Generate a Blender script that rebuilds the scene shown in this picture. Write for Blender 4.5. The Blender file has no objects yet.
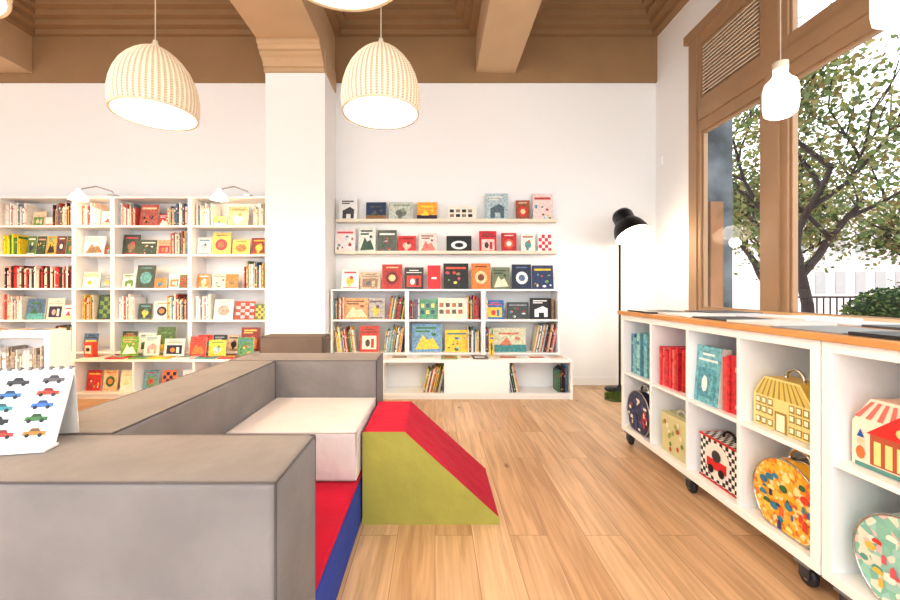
import bpy, bmesh, math, random
from mathutils import Matrix, Vector
R = random.Random(7)
C = bpy.context.scene.collection

def lin(c):
    return tuple(((v/255.0)/12.92 if v/255.0 <= 0.04045 else ((v/255.0+0.055)/1.055)**2.4) for v in c)
def rgba(c): return lin(c)+(1.0,)

# ---------------------------------------------------------------- materials
def newmat(name):
    m = bpy.data.materials.new(name); m.use_nodes = True
    nt = m.node_tree; b = nt.nodes['Principled BSDF']
    return m, nt, b
def simple(name, col, rough=0.6, metal=0.0, bump=0.0, bscale=200, var=0.0, emis=None, estr=0.0, spec=0.5):
    m, nt, b = newmat(name)
    b.inputs['Base Color'].default_value = rgba(col)
    b.inputs['Roughness'].default_value = rough
    b.inputs['Metallic'].default_value = metal
    b.inputs['Specular IOR Level'].default_value = spec
    if emis:
        b.inputs['Emission Color'].default_value = rgba(emis); b.inputs['Emission Strength'].default_value = estr
    tc = nt.nodes.new('ShaderNodeTexCoord')
    if bump > 0:
        n = nt.nodes.new('ShaderNodeTexNoise'); n.inputs['Scale'].default_value = bscale; n.inputs['Detail'].default_value = 3
        bp = nt.nodes.new('ShaderNodeBump'); bp.inputs['Strength'].default_value = bump; bp.inputs['Distance'].default_value = 0.01
        nt.links.new(tc.outputs['Object'], n.inputs['Vector']); nt.links.new(n.outputs['Fac'], bp.inputs['Height'])
        nt.links.new(bp.outputs['Normal'], b.inputs['Normal'])
    if var > 0:
        n2 = nt.nodes.new('ShaderNodeTexNoise'); n2.inputs['Scale'].default_value = 3.0; n2.inputs['Detail'].default_value = 5
        r = nt.nodes.new('ShaderNodeValToRGB')
        c0 = tuple(max(0, v*(1-var)) for v in lin(col))+(1,); c1 = tuple(min(1, v*(1+var)) for v in lin(col))+(1,)
        r.color_ramp.elements[0].color = c0; r.color_ramp.elements[1].color = c1
        r.color_ramp.elements[0].position = .3; r.color_ramp.elements[1].position = .7
        nt.links.new(tc.outputs['Object'], n2.inputs['Vector']); nt.links.new(n2.outputs['Fac'], r.inputs['Fac'])
        nt.links.new(r.outputs['Color'], b.inputs['Base Color'])
    return m

def fabric(name, col, var=0.08):
    m, nt, b = newmat(name)
    b.inputs['Roughness'].default_value = 0.85; b.inputs['Specular IOR Level'].default_value = 0.2
    b.inputs['Sheen Weight'].default_value = 0.05
    tc = nt.nodes.new('ShaderNodeTexCoord')
    n = nt.nodes.new('ShaderNodeTexNoise'); n.inputs['Scale'].default_value = 350; n.inputs['Detail'].default_value = 2
    n2 = nt.nodes.new('ShaderNodeTexNoise'); n2.inputs['Scale'].default_value = 5; n2.inputs['Detail'].default_value = 4
    r = nt.nodes.new('ShaderNodeValToRGB')
    r.color_ramp.elements[0].color = tuple(v*(1-var) for v in lin(col))+(1,)
    r.color_ramp.elements[1].color = tuple(min(1, v*(1+var)) for v in lin(col))+(1,)
    r.color_ramp.elements[0].position = .35; r.color_ramp.elements[1].position = .65
    bp = nt.nodes.new('ShaderNodeBump'); bp.inputs['Strength'].default_value = 0.25; bp.inputs['Distance'].default_value = 0.002
    bp2 = nt.nodes.new('ShaderNodeBump'); bp2.inputs['Strength'].default_value = 0.6; bp2.inputs['Distance'].default_value = 0.03
    L = nt.links.new
    L(tc.outputs['Object'], n.inputs['Vector']); L(tc.outputs['Object'], n2.inputs['Vector'])
    L(n2.outputs['Fac'], r.inputs['Fac']); L(r.outputs['Color'], b.inputs['Base Color'])
    L(n2.outputs['Fac'], bp2.inputs['Height']); L(n.outputs['Fac'], bp.inputs['Height'])
    L(bp2.outputs['Normal'], bp.inputs['Normal']); L(bp.outputs['Normal'], b.inputs['Normal'])
    return m

def vcol(name, rough=0.45, detail=0.0):
    m, nt, b = newmat(name); L = nt.links.new
    a = nt.nodes.new('ShaderNodeAttribute'); a.attribute_name = 'Col'
    if detail:
        tc = nt.nodes.new('ShaderNodeTexCoord'); n = nt.nodes.new('ShaderNodeTexNoise'); n.inputs['Scale'].default_value = 48; n.inputs['Detail'].default_value = 6; n.inputs['Roughness'].default_value = .75
        L(tc.outputs['Object'], n.inputs['Vector'])
        ov = nt.nodes.new('ShaderNodeMix'); ov.data_type = 'RGBA'; ov.blend_type = 'OVERLAY'; ov.inputs['Factor'].default_value = detail
        L(a.outputs['Color'], ov.inputs[6])
        r = nt.nodes.new('ShaderNodeValToRGB'); r.color_ramp.elements[0].position = .40; r.color_ramp.elements[1].position = .58
        L(n.outputs['Fac'], r.inputs['Fac']); L(r.outputs['Color'], ov.inputs[7]); L(ov.outputs[2], b.inputs['Base Color'])
    else:
        L(a.outputs['Color'], b.inputs['Base Color'])
    b.inputs['Roughness'].default_value = rough
    return m

def woodfloor():
    m, nt, b = newmat('oak_planks'); L = nt.links.new; N = nt.nodes.new
    tc = N('ShaderNodeTexCoord'); mp = N('ShaderNodeMapping'); mp.inputs['Rotation'].default_value = (0, 0, math.pi/2)
    L(tc.outputs['Object'], mp.inputs['Vector'])
    br = N('ShaderNodeTexBrick'); br.inputs['Scale'].default_value = 1.0
    br.inputs['Brick Width'].default_value = 1.25; br.inputs['Row Height'].default_value = 0.16
    br.inputs['Mortar Size'].default_value = 0.0013; br.inputs['Mortar Smooth'].default_value = 0.3
    br.offset = 0.37; br.offset_frequency = 2
    br.inputs['Color1'].default_value = (0, 0, 0, 1); br.inputs['Color2'].default_value = (1, 1, 1, 1); br.inputs['Mortar'].default_value = (.5, .5, .5, 1)
    L(mp.outputs['Vector'], br.inputs['Vector'])
    ramp = N('ShaderNodeValToRGB')
    ramp.color_ramp.elements[0].color = rgba((198, 163, 126)); ramp.color_ramp.elements[1].color = rgba((220, 190, 155))
    L(br.outputs['Color'], ramp.inputs['Fac'])
    mg = N('ShaderNodeMapping'); mg.inputs['Scale'].default_value = (34, 1.8, 1)
    L(tc.outputs['Object'], mg.inputs['Vector'])
    add = N('ShaderNodeVectorMath'); add.operation = 'ADD'
    L(mg.outputs['Vector'], add.inputs[0])
    sc = N('ShaderNodeVectorMath'); sc.operation = 'SCALE'; sc.inputs['Scale'].default_value = 7.0
    L(br.outputs['Color'], sc.inputs[0]); L(sc.outputs[0], add.inputs[1])
    n = N('ShaderNodeTexNoise'); n.inputs['Scale'].default_value = 1.0; n.inputs['Detail'].default_value = 7; n.inputs['Distortion'].default_value = 0.8
    L(add.outputs[0], n.inputs['Vector'])
    gr = N('ShaderNodeValToRGB'); gr.color_ramp.elements[0].position = .3; gr.color_ramp.elements[1].position = .62
    gr.color_ramp.elements[0].color = (0.62, 0.55, 0.48, 1); gr.color_ramp.elements[1].color = (1.04, 1.04, 1.04, 1)
    L(n.outputs['Fac'], gr.inputs['Fac'])
    mx = N('ShaderNodeMix'); mx.data_type = 'RGBA'; mx.blend_type = 'MULTIPLY'; mx.inputs['Factor'].default_value = 0.75
    L(ramp.outputs['Color'], mx.inputs[6]); L(gr.outputs['Color'], mx.inputs[7])
    mk = N('ShaderNodeMapping'); mk.inputs['Scale'].default_value = (6.2, 2.6, 1); L(tc.outputs['Object'], mk.inputs['Vector'])
    vo = N('ShaderNodeTexVoronoi'); vo.inputs['Scale'].default_value = 1.0; L(mk.outputs['Vector'], vo.inputs['Vector'])
    kr = N('ShaderNodeValToRGB'); kr.color_ramp.elements[0].position = .02; kr.color_ramp.elements[1].position = .11
    kr.color_ramp.elements[0].color = (.32, .22, .15, 1); kr.color_ramp.elements[1].color = (1, 1, 1, 1)
    L(vo.outputs['Distance'], kr.inputs['Fac'])
    mx2 = N('ShaderNodeMix'); mx2.data_type = 'RGBA'; mx2.blend_type = 'MULTIPLY'; mx2.inputs['Factor'].default_value = 0.9
    L(mx.outputs[2], mx2.inputs[6]); L(kr.outputs['Color'], mx2.inputs[7])
    mx3 = N('ShaderNodeMix'); mx3.data_type = 'RGBA'; mx3.inputs[7].default_value = rgba((126, 90, 60))
    ms = N('ShaderNodeMath'); ms.operation = 'MULTIPLY'; ms.inputs[1].default_value = 0.8
    L(br.outputs['Fac'], ms.inputs[0]); L(ms.outputs[0], mx3.inputs['Factor']); L(mx2.outputs[2], mx3.inputs[6])
    L(mx3.outputs[2], b.inputs['Base Color'])
    b.inputs['Roughness'].default_value = 0.36; b.inputs['Specular IOR Level'].default_value = 0.45
    bp = N('ShaderNodeBump'); bp.inputs['Strength'].default_value = 0.15; bp.inputs['Distance'].default_value = 0.003
    L(n.outputs['Fac'], bp.inputs['Height']); L(bp.outputs['Normal'], b.inputs['Normal'])
    return m

def patterned(name, cols, scale):
    m, nt, b = newmat(name); L = nt.links.new; N = nt.nodes.new
    tc = N('ShaderNodeTexCoord'); v = N('ShaderNodeTexVoronoi'); v.inputs['Scale'].default_value = scale
    L(tc.outputs['Object'], v.inputs['Vector'])
    sep = N('ShaderNodeSeparateColor'); L(v.outputs['Color'], sep.inputs[0])
    r = N('ShaderNodeValToRGB'); r.color_ramp.interpolation = 'CONSTANT'
    els = r.color_ramp.elements
    while len(els) < len(cols): els.new(0.5)
    for i, c in enumerate(cols):
        els[i].position = i/len(cols); els[i].color = rgba(c)
    L(sep.outputs[0], r.inputs['Fac'])
    L(r.outputs['Color'], b.inputs['Base Color']); b.inputs['Roughness'].default_value = 0.35
    return m

M_wall = simple('wall_plaster', (247, 247, 246), .85, bump=.05, bscale=60)
M_white = simple('white_laminate', (249, 249, 249), .4)
M_ceil = simple('ceiling_tan', (158, 126, 90), .8, var=.05, bump=.05, bscale=40)
M_beam = simple('beam_tan', (198, 170, 136), .8, var=.04, bump=.05, bscale=40)
M_frame = simple('window_frame_paint', (168, 136, 104), .5, var=.06)
M_floor = woodfloor()
M_book = vcol('book_print', .42, .34)
M_flat = vcol('painted_parts', .45)
M_gray = fabric('foam_grey_fabric', (133, 128, 127))
M_seam = fabric('foam_grey_seam', (100, 95, 94))
M_cream = fabric('foam_cream_vinyl', (210, 202, 202), .03)
M_red = fabric('foam_red_fabric', (182, 10, 52), .06)
M_green = fabric('foam_green_fabric', (168, 164, 84), .05)
M_blue = fabric('foam_blue_fabric', (44, 70, 168), .06)
M_brown = fabric('foam_brown_fabric', (116, 102, 92), .06)
M_black = simple('black_metal', (22, 22, 24), .35, metal=.3)
M_chrome = simple('chrome', (200, 200, 200), .2, metal=1)
M_oak = simple('counter_oak', (204, 150, 92), .4, var=.18)
M_cable = simple('cable_white', (235, 225, 205), .5)
M_bulb = simple('bulb_glow', (255, 240, 210), .5, emis=(255, 232, 196), estr=14)
M_bulbw = simple('bulb_glow_white', (255, 250, 240), .5, emis=(255, 246, 232), estr=9)
M_shadew = simple('lamp_white_glass', (255, 252, 245), .3, emis=(255, 250, 240), estr=.9)
M_stone = simple('exterior_stone', (96, 102, 106), .9, bump=.8, bscale=14, var=.6)
M_bark = simple('bark', (58, 46, 42), .9, bump=.5, bscale=40)

# ---------------------------------------------------------------- mesh builder
class MB:
    def __init__(s): s.v = []; s.f = []; s.c = []; s.m = []; s.M = Matrix.Identity(4); s.smooth = []
    def add(s, vs, fs, col=(200, 200, 200), mi=0, sm=False):
        o = len(s.v)
        for p in vs: s.v.append(tuple(s.M @ Vector(p)))
        lc = rgba(col)
        for f in fs:
            s.f.append([o+i for i in f]); s.c.append(lc); s.m.append(mi); s.smooth.append(sm)
    def box(s, x0, x1, y0, y1, z0, z1, col=(200, 200, 200), mi=0):
        s.add([(x0,y0,z0),(x1,y0,z0),(x1,y1,z0),(x0,y1,z0),(x0,y0,z1),(x1,y0,z1),(x1,y1,z1),(x0,y1,z1)],
              [(0,3,2,1),(4,5,6,7),(0,1,5,4),(1,2,6,5),(2,3,7,6),(3,0,4,7)], col, mi)
    def poly(s, pts, col, mi=0): s.add(pts, [tuple(range(len(pts)))], col, mi)
    def ell(s, cx, cz, rx, rz, y, col, n=14, mi=0):
        s.poly([(cx+rx*math.cos(2*math.pi*i/n), y, cz+rz*math.sin(2*math.pi*i/n)) for i in range(n)], col, mi)
    def prism(s, prof, y0, y1, col, mi=0, colside=None, miside=None):
        n = len(prof)
        vs = [(x, y0, z) for x, z in prof]+[(x, y1, z) for x, z in prof]
        s.add(vs, [tuple(range(n)), tuple(range(2*n-1, n-1, -1))], col, mi)
        s.add(vs, [(i, i+n, (i+1) % n+n, (i+1) % n) for i in range(n)], colside or col, mi if miside is None else miside)
    def lathe(s, prof, seg=32, center=(0,0,0), col=(200,200,200), mi=0, sm=True, cap=False):
        vs = []; fs = []
        for r, z in prof:
            for i in range(seg):
                a = 2*math.pi*i/seg
                vs.append((center[0]+r*math.cos(a), center[1]+r*math.sin(a), center[2]+z))
        for j in range(len(prof)-1):
            for i in range(seg):
                k = (i+1) % seg
                fs.append((j*seg+i, j*seg+k, (j+1)*seg+k, (j+1)*seg+i))
        if cap:
            fs.append(tuple(range(seg))[::-1]); fs.append(tuple(range((len(prof)-1)*seg, len(prof)*seg)))
        s.add(vs, fs, col, mi, sm)
    def tube(s, pts, rad, seg=8, col=(200,200,200), mi=0):
        pts = [Vector(p) for p in pts]; n = len(pts)
        if not isinstance(rad, (list, tuple)): rad = [rad]*n
        vs = []; fs = []
        for i, p in enumerate(pts):
            d = (pts[min(i+1, n-1)]-pts[max(i-1, 0)]).normalized()
            u = d.cross(Vector((0, 0, 1)))
            if u.length < .05: u = d.cross(Vector((0, 1, 0)))
            u.normalize(); w = d.cross(u).normalized()
            for k in range(seg):
                a = 2*math.pi*k/seg
                vs.append(tuple(p+u*rad[i]*math.cos(a)+w*rad[i]*math.sin(a)))
        for i in range(n-1):
            for k in range(seg):
                l = (k+1) % seg
                fs.append((i*seg+k, i*seg+l, (i+1)*seg+l, (i+1)*seg+k))
        fs.append(tuple(range(seg))); fs.append(tuple(range((n-1)*seg, n*seg))[::-1])
        s.add(vs, fs, col, mi, True)
    def obj(s, name, mats, parent=None, bevel=0, seg=2, weld=False):
        me = bpy.data.meshes.new(name); me.from_pydata(s.v, [], s.f)
        if not isinstance(mats, (list, tuple)): mats = [mats]
        for m in mats: me.materials.append(m)
        at = me.color_attributes.new('Col', 'FLOAT_COLOR', 'CORNER')
        for p in me.polygons:
            p.material_index = s.m[p.index]; p.use_smooth = s.smooth[p.index]
            for l in p.loop_indices: at.data[l].color = s.c[p.index]
        me.update()
        o = bpy.data.objects.new(name, me); C.objects.link(o)
        if parent: o.parent = parent
        if bevel:
            b = o.modifiers.new('b', 'BEVEL'); b.width = bevel; b.segments = seg; b.limit_method = 'ANGLE'; b.angle_limit = math.radians(40)
        return o
def empty(name, loc=(0,0,0)):
    e = bpy.data.objects.new(name, None); e.empty_display_size = .1; e.location = (0,0,0); C.objects.link(e); return e
def light(name, loc, energy, col, rad=.05, parent=None):
    l = bpy.data.lights.new(name, 'POINT'); l.energy = energy; l.color = lin(col) ; l.shadow_soft_size = rad
    o = bpy.data.objects.new(name, l); o.location = loc; C.objects.link(o)
    if parent: o.parent = parent
    return o

D = 4.42; XR = 2.44; XL = -7.0; YB = -1.6
# ---------------------------------------------------------------- room shell
mb = MB(); mb.box(XL, XR+.12, YB, D+.12, -.1, 0); mb.obj('floor', M_floor)
mb = MB(); mb.box(XL-.12, XR+.12, D, D+.15, 0, 4.3); mb.obj('wall_back', M_wall)
mb = MB(); mb.box(XL-.12, XL, YB, D, 0, 4.3); mb.obj('wall_left', M_wall)
WY0, WY1, WZ0, WZ1 = -.4, 3.83, .84, 3.45
mb = MB()
mb.box(XR, XR+.12, WY1, D, 0, 4.3); mb.box(XR, XR+.12, YB, WY0, 0, 4.3)
mb.box(XR, XR+.12, WY0, WY1, 0, WZ0); mb.box(XR, XR+.12, WY0, WY1, WZ1, 4.3)
mb.obj('wall_right', M_wall)
mb = MB(); mb.box(-1.69, -1.094, 3.98, D, 0, 3.45); mb.obj('wall_pillar', M_wall, bevel=.004)
mb = MB(); mb.box(-1.08, XR, D-.015, D, 0, .09); mb.obj('baseboard_back', M_white, bevel=.003)
mb = MB(); mb.box(XR-.015, XR, YB, D-.015, 0, .09); mb.obj('baseboard_right', M_white, bevel=.003)

mb = MB(); mb.box(XL-.12, XR+.12, YB, D+.15, 4.3, 4.4)
bays = [(-6.8, -4.95), (-4.42, -1.69), (-1.094, .45), (.88, XR)]
for a, b_ in bays:
    for i in range(5):
        h = 3.83+i*.055; o0 = i*.075; o1 = (i+1)*.075 if i < 4 else .375
        x0, x1, y0, y1 = a+o0, b_-o0, YB+o0, D-o0
        X0, X1, Y0, Y1 = a+o1, b_-o1, YB+o1, D-o1
        mb.box(x0, x1, Y1, y1, h, 4.3); mb.box(x0, x1, y0, Y0, h, 4.3)
        mb.box(x0, X0, Y0, Y1, h, 4.3); mb.box(X1, x1, Y0, Y1, h, 4.3)
    mb.box(a+.375, b_-.375, YB+.375, D-.375, 4.11, 4.3)
mb.obj('ceiling', M_ceil)
mb = MB(); mb.box(XL, XR, D-.03, D, 3.335, 3.83)
mb.obj('trim_1', M_ceil)
for i, (a, b_) in enumerate([(-4.95, -4.42), (-1.69, -1.094), (.45, .88)]):
    mb = MB(); mb.box(a, b_, YB, D-.03, 3.43, 4.3)
    if i == 1:   # stepped ogee corbel over the pillar
        prof = [(0, 3.21), (-.025, 3.21), (-.025, 3.245), (-.05, 3.25), (-.06, 3.285), (-.09, 3.31), (-.13, 3.325), (-.13, 3.35), (-.16, 3.355), (-.175, 3.385), (-.20, 3.40), (-.20, 3.43), (0, 3.43)]
        vs = [(a, 3.98+y, z) for y, z in prof]+[(b_, 3.98+y, z) for y, z in prof]; n = len(prof)
        mb.add(vs, [tuple(range(n)), tuple(range(n, 2*n))[::-1]]+[(k, (k+1) % n, (k+1) % n+n, k+n) for k in range(n)])
        mb.box(a-.012, b_+.012, 3.97, D-.03, 3.21, 3.43)
    mb.obj('ceiling_beam', M_beam, bevel=.004)

# ---------------------------------------------------------------- windows
P1a, P1b = 2.755, 2.99
win = empty('window_1')
mb = MB()
fx0, fx1 = XR-.012, XR+.05
def fr(y0, y1, z0, z1, a=fx0, b=fx1): mb.box(a, b, y0, y1, z0, z1)
fr(3.66, 3.83, WZ0, WZ1); fr(3.70, 3.79, WZ0, WZ1-.003, fx0-.012)
fr(WY0, WY0+.12, WZ0, WZ1)
fr(P1a, P1b, WZ0, WZ1); fr(P1a+.06, P1b-.06, WZ0, WZ1-.003, fx0-.016)
fr(.75, 1.0, WZ0, WZ1)
fr(WY0+.002, 3.828, 3.30, WZ1-.002, fx0+.002); fr(WY0-.03, 3.86, 3.40, WZ1+.03, fx0-.03)
fr(WY0+.002, 3.66, 2.50, 2.80, fx0+.002); fr(WY0+.004, 3.664, 2.60, 2.70, fx0-.022)
fr(WY0+.002, 3.66, WZ0, WZ0+.045, fx0+.002)
mb.obj('frame', M_frame, win)
mb = MB()
def sash(y0, y1, z0, z1, w=.045):
    a, b = XR+.005, XR+.045
    mb.box(a, b, y0, y0+w, z0, z1); mb.box(a, b, y1-w, y1, z0, z1); mb.box(a, b, y0+w, y1-w, z0, z0+w); mb.box(a, b, y0+w, y1-w, z1-w, z1)
sash(P1b, 3.66, .88, 2.5, .02); sash(1.0, P1a, .88, 2.5, .02); sash(1.0, P1a, 2.8, 3.3, .02); sash(P1b, 3.66, 2.8, 3.3, .025)
mb.obj('sash', M_frame, win, bevel=.004)
mb = MB()
for k in range(14):
    z = 2.838+k*.032; y0, y1 = P1b+.03, 3.632
    mb.add([(XR-.012, y0, z), (XR-.012, y1, z), (XR+.022, y1, z+.022), (XR+.022, y0, z+.022),
            (XR-.012, y0, z-.009), (XR-.012, y1, z-.009), (XR+.022, y1, z+.013), (XR+.022, y0, z+.013)],
           [(0,1,2,3),(7,6,5,4),(0,4,5,1),(1,5,6,2),(2,6,7,3),(3,7,4,0)])
mb.obj('vent_louvres', simple('louvre_cream', (250, 238, 218), .5), win)
mb = MB(); mb.box(XR+.03, XR+.045, P1b+.02, 3.64, 2.82, 3.28); mb.obj('vent_back', simple('vent_back_tan', (200,170,138), .6), win)
mg, nt, b = newmat('window_glass')
nt.nodes.remove(b); tr = nt.nodes.new('ShaderNodeBsdfTransparent'); gl = nt.nodes.new('ShaderNodeBsdfGlossy'); gl.inputs['Roughness'].default_value = .01
mx = nt.nodes.new('ShaderNodeMixShader'); mx.inputs[0].default_value = .03
nt.links.new(tr.outputs[0], mx.inputs[1]); nt.links.new(gl.outputs[0], mx.inputs[2]); nt.links.new(mx.outputs[0], nt.nodes['Material Output'].inputs[0])
mb = MB()
for y0, y1, z0, z1 in [(P1b, 3.66, .88, 2.5), (1.0, P1a, .88, 2.5), (1.0, P1a, 2.8, 3.3), (WY0+.12, .75, .88, 2.5), (WY0+.12, .75, 2.8, 3.3)]:
    mb.poly([(XR+.03, y0, z0), (XR+.03, y1, z0), (XR+.03, y1, z1), (XR+.03, y0, z1)], (255,255,255))
mb.obj('glass_panes', mg, win)
mb = MB(); mb.box(XR-.14, XR, WY0, WY1, WZ0-.03, WZ0+.005); mb.obj('trim_2', M_white, bevel=.004)
mb = MB(); mb.box(XR-.02, XR, 4.27, 4.34, 2.38, 2.48, (235,235,235)); mb.obj('thermostat', M_white, bevel=.004)

# ---------------------------------------------------------------- outside
mb = MB(); mb.box(XR+.12, 60, -20, 60, -.3, -.12); mb.obj('ground_outside', simple('pavement', (190, 184, 182), .9, var=.1))
mb = MB(); mb.box(2.62, 3.10, 4.16, 4.9, -.12, 4.3); mb.box(2.58, 3.13, 4.13, 4.95, -.12, .5); mb.obj('exterior_pilaster', M_stone, bevel=.01)
mb = MB(); mb.box(2.80, 2.93, 4.06, 4.1, -.12, 1.95); mb.obj('timber_post_outside', simple('timber', (150, 108, 72), .7, var=.2), bevel=.004)
mb = MB(); mb.box(14, 22, 16, 34, -.12, 4.4, mi=0); mb.box(26, 34, -5, 17, -.12, 3.6, mi=0)
for k in range(9):
    for zz in (.9, 2.5):
        mb.box(14.4+k*.8, 14.8+k*.8, 15.96, 16.0, zz, zz+.9, mi=1)
mb.box(13.9, 22.1, 15.85, 16, 4.3, 4.5, mi=1)
for k in range(10): mb.box(25.96, 26.0, -2+k*1.8, -1+k*1.8, 1.2, 2.6, mi=1)
mb.obj('buildings_outside', [simple('pale_facade', (240, 222, 220), .9), simple('facade_window', (172, 168, 166), .4)])
mb = MB()
for k in range(40):
    x = 7.6+k*.14; mb.box(x, x+.02, 8.4, 8.42, -.12, .92)
mb.box(7.6, 13.2, 8.39, 8.43, .88, .92); mb.box(7.6, 13.2, 8.39, 8.43, .1, .15)
mb.obj('railing_outside', M_bark)

def leaf_mat(name):
    m, nt, b = newmat(name)
    a = nt.nodes.new('ShaderNodeAttribute'); a.attribute_name = 'Col'
    tl = nt.nodes.new('ShaderNodeBsdfTranslucent'); mx = nt.nodes.new('ShaderNodeMixShader'); mx.inputs[0].default_value = .5
    b.inputs['Roughness'].default_value = .8
    nt.links.new(a.outputs['Color'], b.inputs['Base Color']); nt.links.new(a.outputs['Color'], tl.inputs['Color'])
    nt.links.new(b.outputs[0], mx.inputs[1]); nt.links.new(tl.outputs[0], mx.inputs[2]); nt.links.new(mx.outputs[0], nt.nodes['Material Output'].inputs[0])
    return m
M_leaf = leaf_mat('leaves')
def leaf(mb, p, s, col):
    d = Vector((R.uniform(-1,1), R.uniform(-1,1), R.uniform(-1,.6))).normalized()
    u = d.cross(Vector((R.uniform(-1,1), R.uniform(-1,1), R.uniform(-1,1)))).normalized()
    p = Vector(p)
    mb.poly([tuple(p), tuple(p+d*s*.5+u*s*.33), tuple(p+d*s), tuple(p+d*s*.5-u*s*.33)], col, 0)
def tree(name, base, h, spread, nleaf, ls, seed, cols):
    rr = random.Random(seed); root = empty(name)
    wood = MB(); tips = []
    def grow(p, d, ln, r, lev):
        pts = [p]; q = Vector(p); dd = Vector(d)
        for k in range(4):
            dd = (dd+Vector((rr.uniform(-.22,.22), rr.uniform(-.22,.22), rr.uniform(-.08,.16)))).normalized()
            q = q+dd*ln/4; pts.append(tuple(q))
            if lev >= 2: tips.append(Vector(q))
        wood.tube(pts, [r*(1-.12*k) for k in range(5)], 6)
        if lev < 4:
            nb = 4 if lev == 0 else 3
            for k in range(nb):
                a = rr.uniform(0, 2*math.pi) if lev else 2*math.pi*k/nb+rr.uniform(-.4,.4)
                nd = (dd*.75+Vector((math.cos(a), math.sin(a), rr.uniform(-.15,.5)))*spread).normalized()
                st = Vector(pts[rr.choice([2,3,4])] if lev else pts[rr.choice([3,4])])
                grow(tuple(st), nd, ln*rr.uniform(.68,.85), r*.56, lev+1)
    grow(base, (0.02,.0,1), h*.42, .11, 0)
    wood.obj('trunk_and_branches', M_bark, root)
    lm = MB()
    for i in range(nleaf):
        t = rr.choice(tips)
        p = t+Vector((rr.gauss(0,.2), rr.gauss(0,.2), rr.gauss(-.12,.24)))
        leaf(lm, p, rr.uniform(.6,1.3)*ls, rr.choice(cols))
    lm.obj('foliage', M_leaf, root)
    return root
LC = [(94,110,58),(116,128,72),(78,92,50),(144,140,84),(124,106,64),(124,136,96),(158,146,98)]
tree('street_tree', (5.85, 6.25, -.12), 4.5, .85, 11000, .085, 12, LC)
tree('street_tree', (8.6, 10.4, -.12), 4.2, .8, 6000, .12, 5, LC)
tree('street_tree', (11.5, 9.6, -.12), 4.0, .8, 4500, .13, 9, LC)
mb = MB()
for (cx, cy, cz, r) in [(6.9,6.1,.55,.5),(7.7,6.5,.6,.5),(8.4,6.5,.55,.5)]:
    mb.lathe([(0,-r*.9)]+[(r*.86*math.cos(a), r*.86*math.sin(a)) for a in [(-1.4+k*.28) for k in range(11)]]+[(0,r*.86)], 16, (cx,cy,cz), (48,64,36))
    for i in range(1600):
        d = Vector((R.gauss(0,1), R.gauss(0,1), R.gauss(0,1))).normalized()
        leaf(mb, (cx+d.x*r, cy+d.y*r, cz+d.z*r), .07, R.choice([(66,92,48),(92,116,62),(48,70,38),(110,128,76)]))
mb.obj('hedge', M_leaf)

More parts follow.
